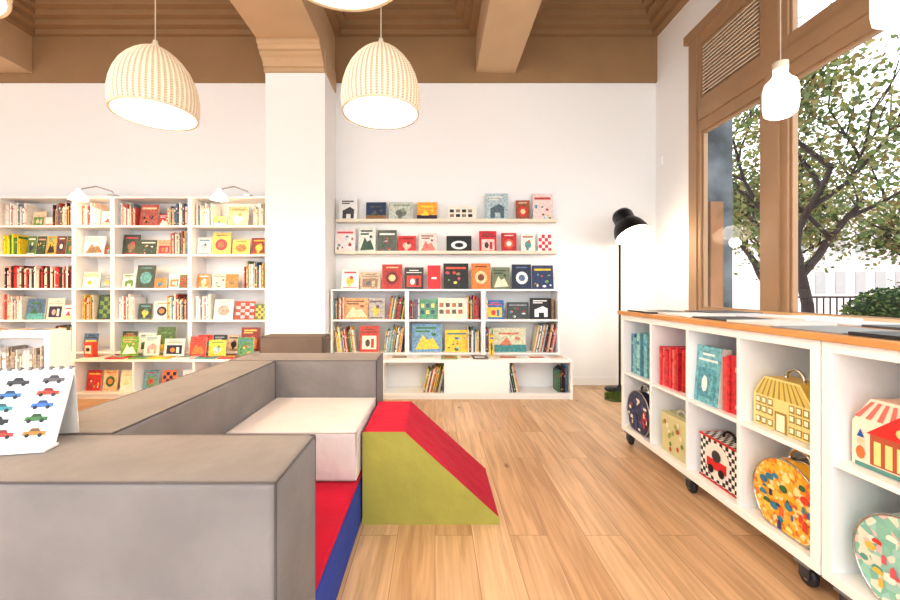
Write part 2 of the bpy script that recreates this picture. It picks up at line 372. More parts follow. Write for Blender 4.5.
# ---------------------------------------------------------------- books
PAL = [(204,60,50),(225,180,60),(70,130,160),(240,236,225),(40,50,80),(110,150,85),(222,134,70),(190,70,90),(90,160,165),
       (30,30,34),(228,210,170),(170,60,40),(150,120,90),(240,240,240),(215,165,155),(60,110,70),(235,200,90),(170,190,200)]
WARM = [(194,60,50),(222,180,80),(232,222,200),(240,236,225),(170,70,50),(218,140,80),(90,120,80),(80,110,140),(230,205,120),(110,84,64),(215,194,170),(46,46,54),
        (240,238,232),(226,220,206),(130,156,170),(204,180,150),(245,243,240),(180,100,90),(60,80,70),(140,60,60)]
WHT = [(240,238,232),(230,226,218),(245,244,242),(220,210,196),(236,200,180),(120,140,150),(240,240,238),(190,80,70)]
def rc(pal=PAL): return R.choice(pal)
def book_face(mb, xc, y, z, w, h, col, style=None, tilt=.14, t=.012, acc=None, acc2=None):
    M0 = mb.M.copy()
    mb.M = M0 @ Matrix.Translation((xc, y, z)) @ Matrix.Rotation(-tilt, 4, 'X')
    mb.box(-w/2, w/2, 0, t, 0, h, col)
    mb.box(-w/2+.002, w/2+.001, .002, t-.002, .002, h-.002+.0015, (240,236,226))
    e = -.0012; acc = acc or rc(); acc2 = acc2 or rc()
    st = style if style is not None else R.randrange(8)
    q = lambda a, b, c, d, cc, dy=0: mb.poly([(a*w, e-dy, c*h), (b*w, e-dy, c*h), (b*w, e-dy, d*h), (a*w, e-dy, d*h)], cc)
    if st == 0:
        q(-.36,.36,.8,.88,acc); mb.ell(0,h*.42,w*.24,h*.2,e,acc2,9); mb.ell(w*.08,h*.58,w*.1,h*.1,e-.0008,acc,8); q(-.12,.04,.12,.3,acc2,.001)
        q(-.4,.4,.05,.09,acc)
    elif st == 1:
        q(-.5,.5,0,.3,acc); q(-.3,.3,.72,.8,acc2); mb.poly([(-w*.3,e-.0008,h*.28),(w*.1,e-.0008,h*.28),(-w*.05,e-.0008,h*.6)], acc2); mb.ell(w*.25,h*.55,w*.08,h*.07,e,acc2,8)
    elif st == 2:
        q(-.38,.38,.1,.62,acc); q(-.4,.4,.74,.78,acc2); q(-.25,.25,.84,.88,acc2); mb.ell(-w*.08,h*.34,w*.13,h*.15,e-.0008,acc2,7); q(.1,.25,.16,.5,col,.001)
    elif st == 3:
        for k in range(9): mb.ell(R.uniform(-.36,.36)*w, R.uniform(.1,.65)*h, w*R.uniform(.04,.1), h*R.uniform(.03,.08), e-.0004*k/7, rc(), R.choice([4,5,9]))
        q(-.4,.4,.78,.86,acc)
    elif st == 4:
        mb.ell(0,h*.45,w*.32,h*.26,e,acc); mb.ell(0,h*.45,w*.18,h*.14,e-.0008,acc2,8); q(-.3,.3,.85,.9,acc2)
    elif st == 5:
        mb.poly([(-w*.4,e,h*.08),(w*.42,e,h*.12),(w*.2,e,h*.5),(0,e,h*.42),(-w*.14,e,h*.6)], acc); q(-.38,.1,.7,.76,acc2); q(-.38,.3,.82,.88,acc2)
        mb.ell(w*.22,h*.62,w*.08,h*.06,e-.0008,acc2,8)
    elif st == 6:
        for i in range(4):
            for j in range(5):
                if (i+j) % 2: q(-.44+i*.22, -.22+i*.22, .06+j*.17, .06+(j+1)*.17, acc)
    elif st == 7:
        q(-.36,.3,.84,.9,acc); q(-.36,.1,.75,.8,acc)
        mb.poly([(-w*.3,e,h*.1),(-w*.1,e,h*.1),(-w*.1,e,h*.3),(w*.15,e,h*.3),(w*.15,e,h*.1),(w*.32,e,h*.1),(w*.34,e,h*.5),(w*.1,e,h*.62),(-w*.3,e,h*.45)], acc2)
    elif st == 8:
        for i in range(4):
            for j in range(2): q(-.42+i*.21,-.28+i*.21,.25+j*.32,.45+j*.32,acc if (i+j)%2 else acc2)
    elif st == 9:
        q(-.2,.2,.42,.5,acc)
    mb.M = M0
def spines(mb, x0, x1, y, z, hmin, hmax, d=.17, lean=0.0, pal=PAL, tmin=.006, tmax=.024):
    M0 = mb.M.copy(); x = x0
    while True:
        t = R.uniform(tmin, tmax); h = R.uniform(hmin, hmax)
        wd = t/math.cos(lean) if lean else t
        if x+wd > x1: break
        if lean > 0:
            mb.M = M0 @ Matrix.Translation((x+wd, y+R.uniform(0,.015), z)) @ Matrix.Rotation(lean, 4, 'Y') @ Matrix.Translation((-t,0,0))
        elif lean < 0:
            mb.M = M0 @ Matrix.Translation((x, y+R.uniform(0,.015), z)) @ Matrix.Rotation(lean, 4, 'Y')
        else:
            mb.M = M0 @ Matrix.Translation((x, y+R.uniform(0,.015), z))
        c = rc(pal)
        mb.box(0, t-.0008, 0, d, 0, h, c)
        c2 = rc(pal); mb.box(.001, t-.002, -.0008, 0, h*.72, h*.8, c2)
        if R.random() < .5: mb.box(.001, t-.002, -.0008, 0, h*.1, h*.16, c2)
        x += wd+.0006
    mb.M = M0
def flatbook(mb, xc, yc, z, w, d, col, rot=0, t=.008):
    M0 = mb.M.copy()
    mb.M = M0 @ Matrix.Translation((xc, yc, z)) @ Matrix.Rotation(rot, 4, 'Z')
    mb.box(-w/2, w/2, -d/2, d/2, 0, t, col)
    e = t+.0008; a = rc()
    mb.poly([(-w*.3,-d*.3,e),(w*.3,-d*.3,e),(w*.3,d*.1,e),(-w*.3,d*.1,e)], a)
    mb.poly([(-w*.3,d*.2,e),(w*.3,d*.2,e),(w*.3,d*.32,e),(-w*.3,d*.32,e)], rc())
    mb.M = M0

def bookcase(name, x0, x1, yf, yb, zs, t=.02, verts=(), back=True, solid=()):
    mb = MB(); ztop = zs[-1]
    mb.box(x0, x0+t, yf, yb, 0, ztop); mb.box(x1-t, x1, yf, yb, 0, ztop)
    for z in zs: mb.box(x0+t, x1-t, yf+(.004 if z != ztop else 0), yb, z-t, z)
    for v in verts: mb.box(v-t/2, v+t/2, yf+.002, yb, zs[0], ztop-t)
    mb.box(x0+t, x1-t, yf+.02, yf+.035, 0, zs[0]-t)
    if back: mb.box(x0+t, x1-t, yb-.008, yb, 0, ztop-t)
    for a, b_ in solid: mb.box(a, b_, yf+.001, yf+.018, zs[0], ztop-t)
    return mb.obj(name, M_white, bevel=.0015, seg=1)

LV = [.07, .41, .74, 1.07, 1.42, 1.72, 2.02]
xs = [-5.34, -4.54, -3.74, -3.34, -2.54, -1.74]
YF = 4.14
for a, b_ in zip(xs[:-1], xs[1:]): bookcase('tall_bookcase', a+.001, b_-.001, YF, D-.005, LV)
def fill(mb, x0, x1, z, y, hmax, pal=WARM, mode=None):
    x = x0+.01; mode = R.randrange(3) if mode is None else mode
    if mode >= 1:
        e = x+R.uniform(.1,.24); spines(mb, x, min(e,x1-.02), y+.04, z, hmax*.6, hmax*.88, pal=WHT if mode == 1 else pal, tmax=.016); x = e+.012
    endsp = R.random() < .6
    xe = x1-(R.uniform(.14,.24) if endsp and x1-x0 > .5 else .0)
    while True:
        w = R.uniform(.11,.23)
        if x+w > xe:
            w = xe-x-.004
            if w < .07: break
        h = min(hmax*.86, w*R.uniform(.85,1.35))
        book_face(mb, x+w/2, y+R.uniform(.05,.09), z, w, h, rc(pal), t=.015); x += w+R.uniform(.002,.018)
    if xe < x1-.05:
        spines(mb, xe+.006, x1-.02, y+.03, z, hmax*.6, hmax*.88, pal=pal, tmax=.018)
for a, b_ in zip(xs[:-1], xs[1:]):
    mb = MB()
    for i in range(1, 6):
        gap = LV[i+1]-LV[i]-.02
        if b_ > -3.7 and i == 1: continue
        if i == 3 and a < -4.0:
            spines(mb, a+.03, b_-.04, YF+.04, LV[i], gap*.55, gap*.72, pal=[(190,40,40),(40,40,45),(200,60,50),(240,220,200),(90,30,30),(240,236,230)], tmax=.018)
        elif i == 4 and a < -4.0:
            spines(mb, a+.03, a+.2, YF+.04, LV[i], gap*.55, gap*.8, pal=[(240,210,40),(60,120,60)])
            for k in range(5): book_face(mb, a+.29+k*.105, YF+.06, LV[i], .095, .2, [(90,120,60),(60,80,50),(200,170,60),(110,60,50),(70,100,60)][k], t=.01)
        elif i == 5: fill(mb, a+.025, b_-.025, LV[i], YF, gap, mode=1)
        else: fill(mb, a+.025, b_-.025, LV[i], YF, gap)
    if b_ > -3.8:
        x = a+.05
        while x < b_-.2:
            w = R.uniform(.12,.2); book_face(mb, x+w/2, YF+.05, LV[1], w, min(.26, w*R.uniform(1.0,1.35)), rc(WARM)); x += w+.01
    mb.obj('shelf_books', M_book)

bookcase('low_bench_shelf', -3.48, -1.74, 3.84, 4.13, [.06, .38], t=.02, verts=(-2.9, -2.32))
mb = MB()
for k, x in enumerate([-3.36,-3.12,-2.9,-2.7,-2.46,-2.24,-2.02,-1.86]):
    flatbook(mb, x, 3.98, .381, R.uniform(.16,.2), .21, [(240,235,220),(200,60,50),(120,160,90),(240,200,60),(235,230,225),(90,150,160),(210,80,90),(240,240,230)][k], R.uniform(-.15,.15), .012)
book_face(mb, -2.16, 3.96, .395, .17, .16, (240,205,70), 0); book_face(mb, -2.6, 3.98, .395, .2, .17, (225,225,220), 2); book_face(mb, -1.9, 4.0, .395, .16, .18, (90,140,90), 3)
book_face(mb, -3.05, 3.98, .395, .17, .19, (120,170,60), 5); book_face(mb, -2.84, 4.0, .395, .15, .2, (236,232,220), 7); book_face(mb, -2.37, 3.99, .395, .16, .19, (200,80,70), 5)
for xx, cc in [(-3.36,(190,50,50)),(-3.2,(220,190,150)),(-3.03,(240,230,200)),(-2.8,(110,150,160)),(-2.62,(210,120,80)),(-2.42,(235,230,225)),(-2.2,(225,80,80)),(-2.0,(80,120,150))]:
    book_face(mb, xx, 3.93, .06, .14, .2, cc)
mb.obj('shelf_books', M_book)

# ---------------------------------------------------------------- right: wall ledges & bookcases
def px(x, z): return (x-435)*z/400
def pw(w, z): return w*z/400
mb = MB()
for hz in (1.80, 1.455):
    mb.box(-1.07, 1.32, D-.11, D, hz-.015, hz); mb.box(-1.07, 1.32, D-.115, D-.105, hz-.015, hz+.018)
mb.obj('picture_ledge', simple('ledge_maple', (236, 222, 202), .5), bevel=.002)
mb = MB(); zz = 4.34
row1 = [(348,18,23,(236,236,232),7,(90,90,90),(70,70,74)),(376,20,19,(44,62,92),1,(150,110,70),(90,90,80)),(401,24,19,(196,202,190),0,(150,160,140),(110,120,110)),(427,20,19,(240,170,60),1,(50,40,60),(250,220,80)),(462,29,15,(240,234,220),8,(40,40,40),(150,130,110)),(497,22,28,(176,196,200),7,(225,225,215),(90,110,120)),(523,14,21,(156,88,62),4,(220,60,50),(240,210,160)),(543,20,28,(236,214,208),3,(200,70,70),(120,160,160))]
row2 = [(345,20,25,(240,228,226),3,(210,80,90),(80,80,90)),(367,17,26,(222,226,216),5,(60,90,70),(40,60,50)),(387,19,23,(90,100,90),3,(240,240,235),(220,60,60)),(407,18,17,(206,52,52),0,(150,30,30),(240,200,180)),(428,18,20,(240,216,208),5,(220,130,120),(140,90,80)),(459,25,17,(26,26,28),4,(240,240,240),(26,26,28)),(488,17,22,(200,40,50),2,(240,200,190),(60,60,60)),(509,15,20,(190,40,40),4,(220,90,60),(240,230,220)),(528,14,19,(238,230,220),0,(190,110,90),(90,150,150)),(545,14,20,(240,236,236),6,(216,40,60),(216,40,60))]
row3 = [(350,17,20,(236,232,226),0,(200,60,60),(240,190,80)),(370,20,17,(200,176,146),2,(150,120,100),(90,100,110)),(392,20,25,(176,44,38),4,(110,30,26),(240,200,150)),(414,19,22,(40,38,40),2,(226,60,50),(240,240,235)),(434,13,24,(225,30,40),9,(240,240,240),(0,0,0)),(456,25,26,(24,24,26),3,(220,90,60),(240,210,90)),(481,19,26,(214,124,56),4,(240,200,150),(120,60,40)),(501,18,22,(110,120,90),5,(230,220,190),(60,70,60)),(522,19,25,(30,40,66),4,(236,236,236),(90,110,140)),(543,21,24,(36,52,92),3,(240,200,60),(230,230,235))]
for row, hz in ((row1,1.80),(row2,1.455)):
    for (x,w,h,c,st,a1,a2) in row: book_face(mb, px(x,zz), D-.09, hz, pw(w,zz), pw(h,zz), c, st, .12, .014, a1, a2)
mb.obj('picture_books', M_book)
mb = MB(); zz = 4.22
for (x,w,h,c,st,a1,a2) in row3: book_face(mb, px(x,zz), 4.21, 1.06, pw(w,zz), pw(h,zz), c, st, .14, .016, a1, a2)
mb.obj('picture_books', M_book)
bx = [-1.08, -.29, .50, 1.29]
for a, b_ in zip(bx[:-1], bx[1:]): bookcase('bookcase', a+.001, b_-.001, YF-.01, D-.005, [.07, .40, .745, 1.06])
mb = MB(); zz = 4.2
for (x,w,h,c,st,a1,a2) in [(356,26,21,(226,160,110),5,(240,210,170),(120,80,60)),(376,17,21,(176,172,168),0,(100,90,90),(230,190,80)),
        (426,24,20,(92,150,120),8,(50,90,110),(240,220,120)),(452,30,21,(236,224,200),8,(176,110,80),(100,90,80)),
        (495,18,19,(60,110,170),2,(240,200,60),(230,60,60)),(518,22,17,(64,72,72),3,(150,150,150),(100,120,110)),(541,21,21,(28,28,30),7,(240,240,238),(240,240,238))]:
    book_face(mb, px(x,zz), 4.2, .745, pw(w,zz), pw(h,zz), c, st, .12, .014, a1, a2)
for (x,w,h,c,st,a1,a2) in [(369,19,26,(200,70,50),2,(240,230,210),(90,70,60)),(427,30,28,(120,160,190),5,(236,200,70),(60,120,60)),(457,24,22,(240,196,60),3,(70,130,140),(220,80,60)),
        (509,34,24,(206,204,176),1,(70,140,140),(200,120,90))]:
    book_face(mb, px(x,zz), 4.2, .40, pw(w,zz), pw(h,zz), c, st, .12, .014, a1, a2)
S = spines
S(mb, -1.05, -.94, 4.17, .745, .18, .24, tmax=.012); S(mb, -.50, -.33, 4.17, .745, .2, .25, lean=.16, tmax=.014)
S(mb, -.26, -.16, 4.17, .745, .18, .22, tmax=.012); S(mb, .33, .46, 4.17, .745, .2, .25, tmax=.014)
S(mb, .53, .56, 4.17, .745, .2, .24); S(mb, 1.22, 1.26, 4.17, .745, .2, .25)
S(mb, -1.05, -.82, 4.17, .40, .2, .27, lean=-.12, tmax=.014); S(mb, -.54, -.34, 4.17, .40, .22, .28, lean=.14, tmax=.014)
S(mb, .33, .47, 4.17, .40, .2, .27, tmax=.014); S(mb, .53, .62, 4.17, .40, .22, .28, tmax=.014); S(mb, 1.03, 1.23, 4.17, .40, .24, .30, lean=.2, tmax=.014)
mb.obj('shelf_books', M_book)
bookcase('low_bench_shelf', -1.07, 1.32, 3.82, 4.115, [.06, .38], t=.025, verts=(-.5, .10, .70), solid=[(.10, .70)])
mb = MB()
S(mb, -.12, .05, 3.86, .06, .2, .26, lean=.22, tmax=.012); S(mb, .73, .83, 3.86, .06, .22, .27, lean=-.2, tmax=.012); S(mb, 1.19, 1.28, 3.86, .06, .2, .26, tmax=.012)
S(mb, -1.03, -.6, 3.86, .06, .2, .27)
for k,(x,w,c) in enumerate([(-.35,.24,(240,238,232)),(-.08,.2,(236,236,236)),(.14,.16,(150,170,120)),(.44,.16,(90,90,90)),(.72,.26,(235,225,215)),(1.0,.24,(250,250,250)),(1.2,.16,(225,215,200)),(.3,.14,(240,236,230))]):
    flatbook(mb, x, 3.96, .381, w, .19, c, R.uniform(-.1,.1), .007)
book_face(mb, .57, 4.02, .381, .05, .22, (240,190,50), 0, .05)
mb.obj('shelf_books', M_book)
# ---------------------------------------------------------------- pendants
def shade_prof(t):
    P = [(0,.216),(.06,.222),(.16,.227),(.28,.226),(.42,.217),(.55,.201),(.68,.176),(.78,.147),(.87,.112),(.94,.075),(1,.034)]
    for (a, ra), (b_, rb) in zip(P[:-1], P[1:]):
        if t <= b_: return ra+(rb-ra)*(t-a)/(b_-a)
    return P[-1][1]
def woven_mat():
    m, nt, b = newmat('woven_cream')
    a = nt.nodes.new('ShaderNodeAttribute'); a.attribute_name = 'Col'
    nt.links.new(a.outputs['Color'], b.inputs['Base Color']); nt.links.new(a.outputs['Color'], b.inputs['Emission Color'])
    b.inputs['Emission Strength'].default_value = .10; b.inputs['Roughness'].default_value = .7
    tl = nt.nodes.new('ShaderNodeBsdfTranslucent'); nt.links.new(a.outputs['Color'], tl.inputs['Color'])
    mx = nt.nodes.new('ShaderNodeMixShader'); mx.inputs[0].default_value = .2
    nt.links.new(b.outputs[0], mx.inputs[1]); nt.links.new(tl.outputs[0], mx.inputs[2]); nt.links.new(mx.outputs[0], nt.nodes['Material Output'].inputs[0])
    return m
M_woven = woven_mat()
M_inner = simple('shade_lining', (255, 248, 236), .6, emis=(255, 246, 230), estr=.9)
def pendant(x, y, rim, energy, H=.40, col=(255, 232, 200)):
    e = empty('pendant_lamp')
    mb = MB(); seg = 192; rows = 56; vs = []
    for j in range(rows+1):
        t = j/rows; r0 = shade_prof(t)
        for i in range(seg):
            a = 2*math.pi*i/seg; r = r0+(.0022 if (i//2) % 2 else -.0012)+(.0010 if (i//2+j) % 2 else -.0006)
            vs.append((x+r*math.cos(a), y+r*math.sin(a), rim+t*H))
    A = []; B = []; G = []
    for j in range(rows):
        for i in range(seg):
            k = (i+1) % seg; f = (j*seg+i, j*seg+k, (j+1)*seg+k, (j+1)*seg+i)
            (A if (i//2) % 2 else (B if j % 2 else G)).append(f)
    mb.add(vs, A, (246, 234, 216))
    for F, cc in ((B, (218, 202, 180)), (G, (190, 172, 148))):
        mb.f += [list(f) for f in F]; mb.c += [rgba(cc)]*len(F); mb.m += [0]*len(F); mb.smooth += [False]*len(F)
    mb.lathe([(.210,0),(.222,-.004),(.225,.006),(.218,.012)], 64, (x,y,rim), (236,222,196))
    mb.obj('woven_shade', M_woven, e)
    mb = MB(); mb.lathe([(shade_prof(t/20)-.006, t/20*H) for t in range(21)], 64, (x,y,rim)); mb.obj('lining', M_inner, e)
    mb = MB(); mb.lathe([(.0,.09),(.03,.0855),(.05,.06),(.058,.03),(.05,-.01),(.03,-.035),(0,-.045)], 24, (x,y,rim+.16)); mb.obj('bulb', M_bulb, e)
    mb = MB(); mb.lathe([(.0,.045),(.012,.04),(.016,.02),(.034,.0),(.034,-.01)], 20, (x,y,rim+H)); mb.tube([(x,y,rim+H+.03),(x,y,4.2)], .0035, 6); mb.tube([(x,y,rim+.24),(x,y,rim+H)], .02, 10)
    mb.lathe([(.05,4.06),(.05,4.11)], 20, (x,y,0), cap=True)
    mb.obj('cap_and_cable', M_cable, e)
    light('pendant_light', (x,y,rim+.06), energy, col, .07, e)
RIM = 2.08
WC = (255, 196, 120)  # tint of the unseen far-left pendants, added to warm the left wall
for x, y, en, cc in [(-.316,2.34,13,None),(-1.65,2.36,17,None),(-.30,1.255,11,None),(-1.70,1.30,14,None),(-3.3,2.36,58,WC),(-3.3,1.25,26,WC),(-4.9,2.36,54,WC),(-.3,-.2,12,None),(-1.65,-.2,12,None)]:  # far-left and behind-camera pendants are unseen extras, added to light the room
    pendant(x, y, RIM, en, col=cc or (255,234,206))

def jar(x, y, zb):
    e = empty('glass_pendant_lamp')
    mb = MB(); mb.lathe([(0,0),(.05,.002),(.074,.02),(.08,.06),(.08,.15),(.07,.19),(.045,.215),(.034,.235),(.034,.27),(.0,.272)], 32, (x,y,zb)); mb.obj('opal_glass', M_shadew, e)
    mb = MB(); mb.lathe([(.036,.262),(.036,.30),(.008,.31)], 20, (x,y,zb)); mb.tube([(x,y,zb+.3),(x,y,4.2)], .003, 6); mb.lathe([(.045,4.06),(.045,4.11)], 20, (x,y,0), cap=True)
    mb.obj('cap_and_cable', M_cable, e)
    light('opal_light', (x,y,zb-.05), 3, (255,240,220), .06, e)
jar(1.9, 2.2, 2.0); jar(1.92, 1.66, 2.16)

def clip(x, dirx):
    e = empty('bookcase_lamp'); mb = MB()
    mb.box(x-.03, x+.03, YF-.02, YF+.06, 2.021, 2.04); mb.tube([(x,YF+.02,2.03),(x,YF,2.07),(x+dirx*.1,YF-.08,2.10),(x+dirx*.2,YF-.16,2.05)], .007, 8)
    mb.obj('arm', M_chrome, e)
    mb = MB(); cx, cy, cz = x+dirx*.2, YF-.17, 1.955
    mb.lathe([(.08,-.01),(.072,.02),(.05,.05),(.025,.065),(.018,.10),(0,.102)], 24, (cx,cy,cz)); mb.obj('shade', M_shadew, e)
    mb = MB(); mb.lathe([(0,.04),(.025,.03),(.03,.0),(.02,-.02),(0,-.026)], 16, (cx,cy,cz)); mb.obj('bulb', M_bulbw, e)
    light('clip_light', (cx,cy,cz-.05), 3, (255,214,160), .03, e)
clip(-3.34, -1); clip(-1.94, -1)
# ---------------------------------------------------------------- floor lamp
e = empty('floor_lamp'); lx, ly = 1.93, 4.18
mb = MB(); mb.lathe([(0,0),(.145,0),(.15,.006),(.145,.02),(.03,.03),(.014,.06),(.0,.06)], 40, (lx,ly,0)); mb.tube([(lx,ly,.03),(lx,ly,1.64)], .011, 12)
mb.tube([(lx,ly,1.62),(lx+.0,ly-.02,1.68),(lx+.01,ly-.05,1.73)], .012, 10); mb.obj('base_and_pole', M_black, e)
hc = Vector((lx+.045, ly-.18, 1.60)); Mx = Matrix.Translation(hc) @ Matrix.Rotation(-.22, 4, 'Y') @ Matrix.Rotation(-.5, 4, 'X')
mb = MB(); mb.M = Mx; mb.lathe([(.165,0),(.16,.05),(.14,.11),(.11,.16),(.1,.17),(.1,.25),(.08,.29),(.02,.30),(0,.30)], 40); mb.obj('shade', M_black, e)
mb = MB(); mb.M = Mx; mb.lathe([(.160,.0),(.153,.05),(.132,.11),(.1,.155),(0,.16)], 40); mb.obj('shade_lining', M_inner, e)
mb = MB(); mb.M = Mx; mb.lathe([(0,.10),(.05,.08),(.075,.03),(.07,-.01),(.04,-.05),(0,-.06)], 24); mb.obj('bulb', M_bulbw, e)
light('floor_lamp_light', hc+Vector((.03,-.09,-.09)), 7, (255,240,220), .05, e)
mb = MB()
mb.lathe([(0,.03),(.07,.028),(.09,.01),(.09,0)], 24, (1.72,3.83,0), (70,84,44))
for i in range(900):
    a = R.uniform(0,6.28); r = .085*math.sqrt(R.random()); x, y = 1.72+r*math.cos(a), 3.83+r*math.sin(a)
    dx, dy = R.uniform(-.015,.015), R.uniform(-.015,.015)
    mb.poly([(x-.003,y,.02),(x+.003,y,.02),(x+dx,y+dy,R.uniform(.05,.075))], rc([(96,120,50),(70,96,44),(130,140,70)]))
mb.obj('artificial_grass_tuft', M_flat)

# ---------------------------------------------------------------- foam play set
def foam(name, x0, x1, y0, y1, z0, z1, mat, piping=None, bev=.02, flap=False):
    e = empty(name)
    mb = MB(); mb.box(x0, x1, y0, y1, z0, z1); mb.obj('padded_block', mat, e, bevel=bev, seg=4)
    s = .0028; k = .0045
    mb = MB(); z = z1-k
    P = [(x0+k,y0+k,z),(x1-k,y0+k,z),(x1-k,y1-k,z),(x0+k,y1-k,z)]
    for a, b_ in zip(P, P[1:]+P[:1]): mb.tube([a, b_], s, 6)
    for (x, y) in [(x0+k,y0+k),(x1-k,y0+k),(x1-k,y1-k),(x0+k,y1-k)]: mb.tube([(x,y,z0+.01),(x,y,z1-k)], s, 6)
    mb.obj('seam_piping', piping or mat, e)
    for c in e.children:
        for p in c.data.polygons: p.use_smooth = True
    return e
foam('foam_wall_block', -1.185, -.33, .835, 1.118, 0, .65, M_gray, M_seam)
foam('foam_wall_block', -1.185, -.905, 1.122, 2.278, 0, .65, M_gray, M_seam)
foam('foam_wall_block', -1.185, -.33, 2.282, 2.56, 0, .65, M_gray, M_seam)
foam('foam_seat_cushion', -.900, -.335, 1.715, 2.278, .222, .44, M_cream)
e = empty('foam_play_mat')
mb = MB(); mb.box(-.900, -.333, 1.122, 2.278, 0, .20); mb.obj('blue_base', M_blue, e, bevel=.008)
mb = MB(); mb.box(-.900, -.333, 1.122, 2.278, .20, .221); mb.obj('red_top', M_red, e, bevel=.008)
e = empty('foam_wedge')
prof = [(-.325,.0),(.29,.0),(.29,.03),(-.135,.415),(-.325,.415)]
mb = MB(); mb.prism(prof, 1.79, 2.28, (0,0,0), 1, miside=0)
mb.obj('padded_wedge', [M_red, M_green], e, bevel=.012, seg=3)
mb = MB()
for y in (1.794, 2.276):
    for a, b_ in zip(prof[1:], prof[2:]): mb.tube([(a[0]-.003,y,a[1]-.002),(b_[0]-.003,y,b_[1]-.002)], .0028, 6)
mb.obj('seam_piping', M_red, e)
foam('foam_backrest', -1.32, -.84, 3.0, 3.22, 0, .70, M_brown)

e = empty('open_picture_book')
mb = MB(); T = Matrix.Translation((-1.115, 1.0, .652)) @ Matrix.Rotation(.2, 4, 'Z')
mb.M = T @ Matrix.Rotation(-.40, 4, 'X')
mb.box(-.14,.14,0,.004,.0,.20,(238,238,238)); mb.box(-.138,.138,-.004,0,.002,.196,(236,238,242))
def car(x, z, s, c):
    y = -.0052
    mb.poly([(x-s,y,z),(x+s,y,z),(x+s,y,z+s*.38),(x-s*.9,y,z+s*.42)], c)
    mb.poly([(x-s*.5,y,z+s*.4),(x+s*.5,y,z+s*.38),(x+s*.3,y,z+s*.68),(x-s*.3,y,z+s*.7)], tuple(int(v*.6) for v in c))
    for k in (-.55,.55): mb.ell(x+k*s, z, s*.2, s*.2, y-.0005, (30,30,30), 10)
for x, z, c in [(.02,.158,(60,60,70)),(.01,.125,(60,110,170)),(.0,.092,(60,140,150)),(.0,.06,(40,40,46)),(.10,.162,(90,90,95)),(.095,.128,(190,60,40)),(.09,.096,(60,110,190)),(.085,.062,(60,110,60)),(.09,.026,(170,120,50)),(.02,.026,(200,60,50)),(-.1,.12,(70,110,70)),(-.1,.06,(180,60,60))]:
    car(x, z, .026, c)
for k in range(12): mb.box(-.13+k*.0236, -.124+k*.0236, -.007, .006, .194, .204, (120,120,124))
mb.M = T
mb.box(-.145,.15,-.05,.0,0,.006,(236,236,236)); mb.box(-.14,.145,-.046,-.002,.006,.010,(240,240,240))
for k in range(3): mb.poly([(-.12,-.04+k*.012,.0108),(.06,-.04+k*.012,.0108),(.06,-.036+k*.012,.0108),(-.12,-.036+k*.012,.0108)], (180,180,180))
mb.M = T @ Matrix.Translation((0,.095,0)) @ Matrix.Rotation(.09, 4, 'X'); mb.box(-.14,.14,-.003,0,0,.182,(220,218,214))
mb.obj('pages', M_flat, e)

bookcase('display_counter', -3.9, -2.80, 2.9, 3.08, [.08, .40, .74], t=.035, verts=(-3.35,))
mb = MB()
for k, (x,c) in enumerate([(-3.7,(240,238,232)),(-3.5,(170,120,80)),(-3.28,(120,150,170)),(-3.08,(225,220,215)),(-2.93,(240,240,240))]):
    flatbook(mb, x, 3.0, .741, .19, .15, c, R.uniform(-.1,.1), .014)
S(mb, -3.32, -2.86, 2.93, .40, .16, .24, d=.12, pal=[(235,230,225),(200,190,180),(150,140,130),(240,240,240),(120,110,110)])
mb.obj('shelf_books', M_book)
mb = MB(); mb.box(-.045,.045,-.03,.03,0,.14,(226,84,60)); mb.box(-.03,.03,-.032,-.03,.03,.11,(250,220,190)); mb.ell(0,.07,.02,.02,-.034,(60,60,60))
o = mb.obj('toy_box', M_flat, bevel=.004); o.location = (-3.40, 3.95, .396)

# ---------------------------------------------------------------- rolling shelf units on right
UX0, UX1 = 1.30, 1.69
def rolling(y0, y1, n):
    e = empty('rolling_shelf_unit'); mb = MB(); t = .036; zb, zt = .085, .88
    mb.box(UX0, UX1, y0, y1, zb, zb+t); mb.box(UX0, UX1, y0, y1, zt-t, zt)
    mb.box(UX0, UX1, y0, y0+t, zb+t, zt-t); mb.box(UX0, UX1, y1-t, y1, zb+t, zt-t)
    p = (y1-y0-t)/n
    for k in range(1, n): mb.box(UX0+.003, UX1, y0+t/2+k*p-.009, y0+t/2+k*p+.009, zb+t, zt-t)
    zm = (zb+zt)/2
    for k in range(n): mb.box(UX0+.003, UX1, y0+t/2+k*p+(.009 if k else t/2), y0+t/2+(k+1)*p-(.009 if k < n-1 else t/2), zm-.009, zm+.009)
    mb.box(UX1-.01, UX1-.001, y0+t, y1-t, zb+t, zt-t)
    mb.obj('carcass', M_white, e, bevel=.0015, seg=1)
    mb = MB()
    for yy in (y0+.07, (y0+y1)/2, y1-.07):
        for xx in (UX0+.03, UX1-.05):
            T = Matrix.Translation((xx, yy, .035)) @ Matrix.Rotation(math.pi/2, 4, 'Y')
            mb.M = T; mb.lathe([(0,-.012),(.028,-.012),(.034,-.006),(.034,.006),(.028,.012),(0,.012)], 20, col=(40,40,44))
            mb.lathe([(0,-.0135),(.014,-.0135),(.014,.0135),(0,.0135)], 12, col=(170,170,175))
            mb.M = Matrix.Identity(4)
            mb.box(xx-.02, xx-.0145, yy-.02, yy+.02, .03, .08, (60,60,64)); mb.box(xx+.0145, xx+.02, yy-.02, yy+.02, .03, .08, (60,60,64)); mb.box(xx-.03, xx+.03, yy-.03, yy+.03, .075, .085, (120,120,124))
    mb.obj('casters', M_flat, e)
    return e
rolling(1.352, 2.79, 4); rolling(-.09, 1.346, 4)
mb = MB(); mb.box(UX0-.02, 2.26, -.10, 2.81, .881, .906); mb.obj('counter_top', M_oak, bevel=.003)
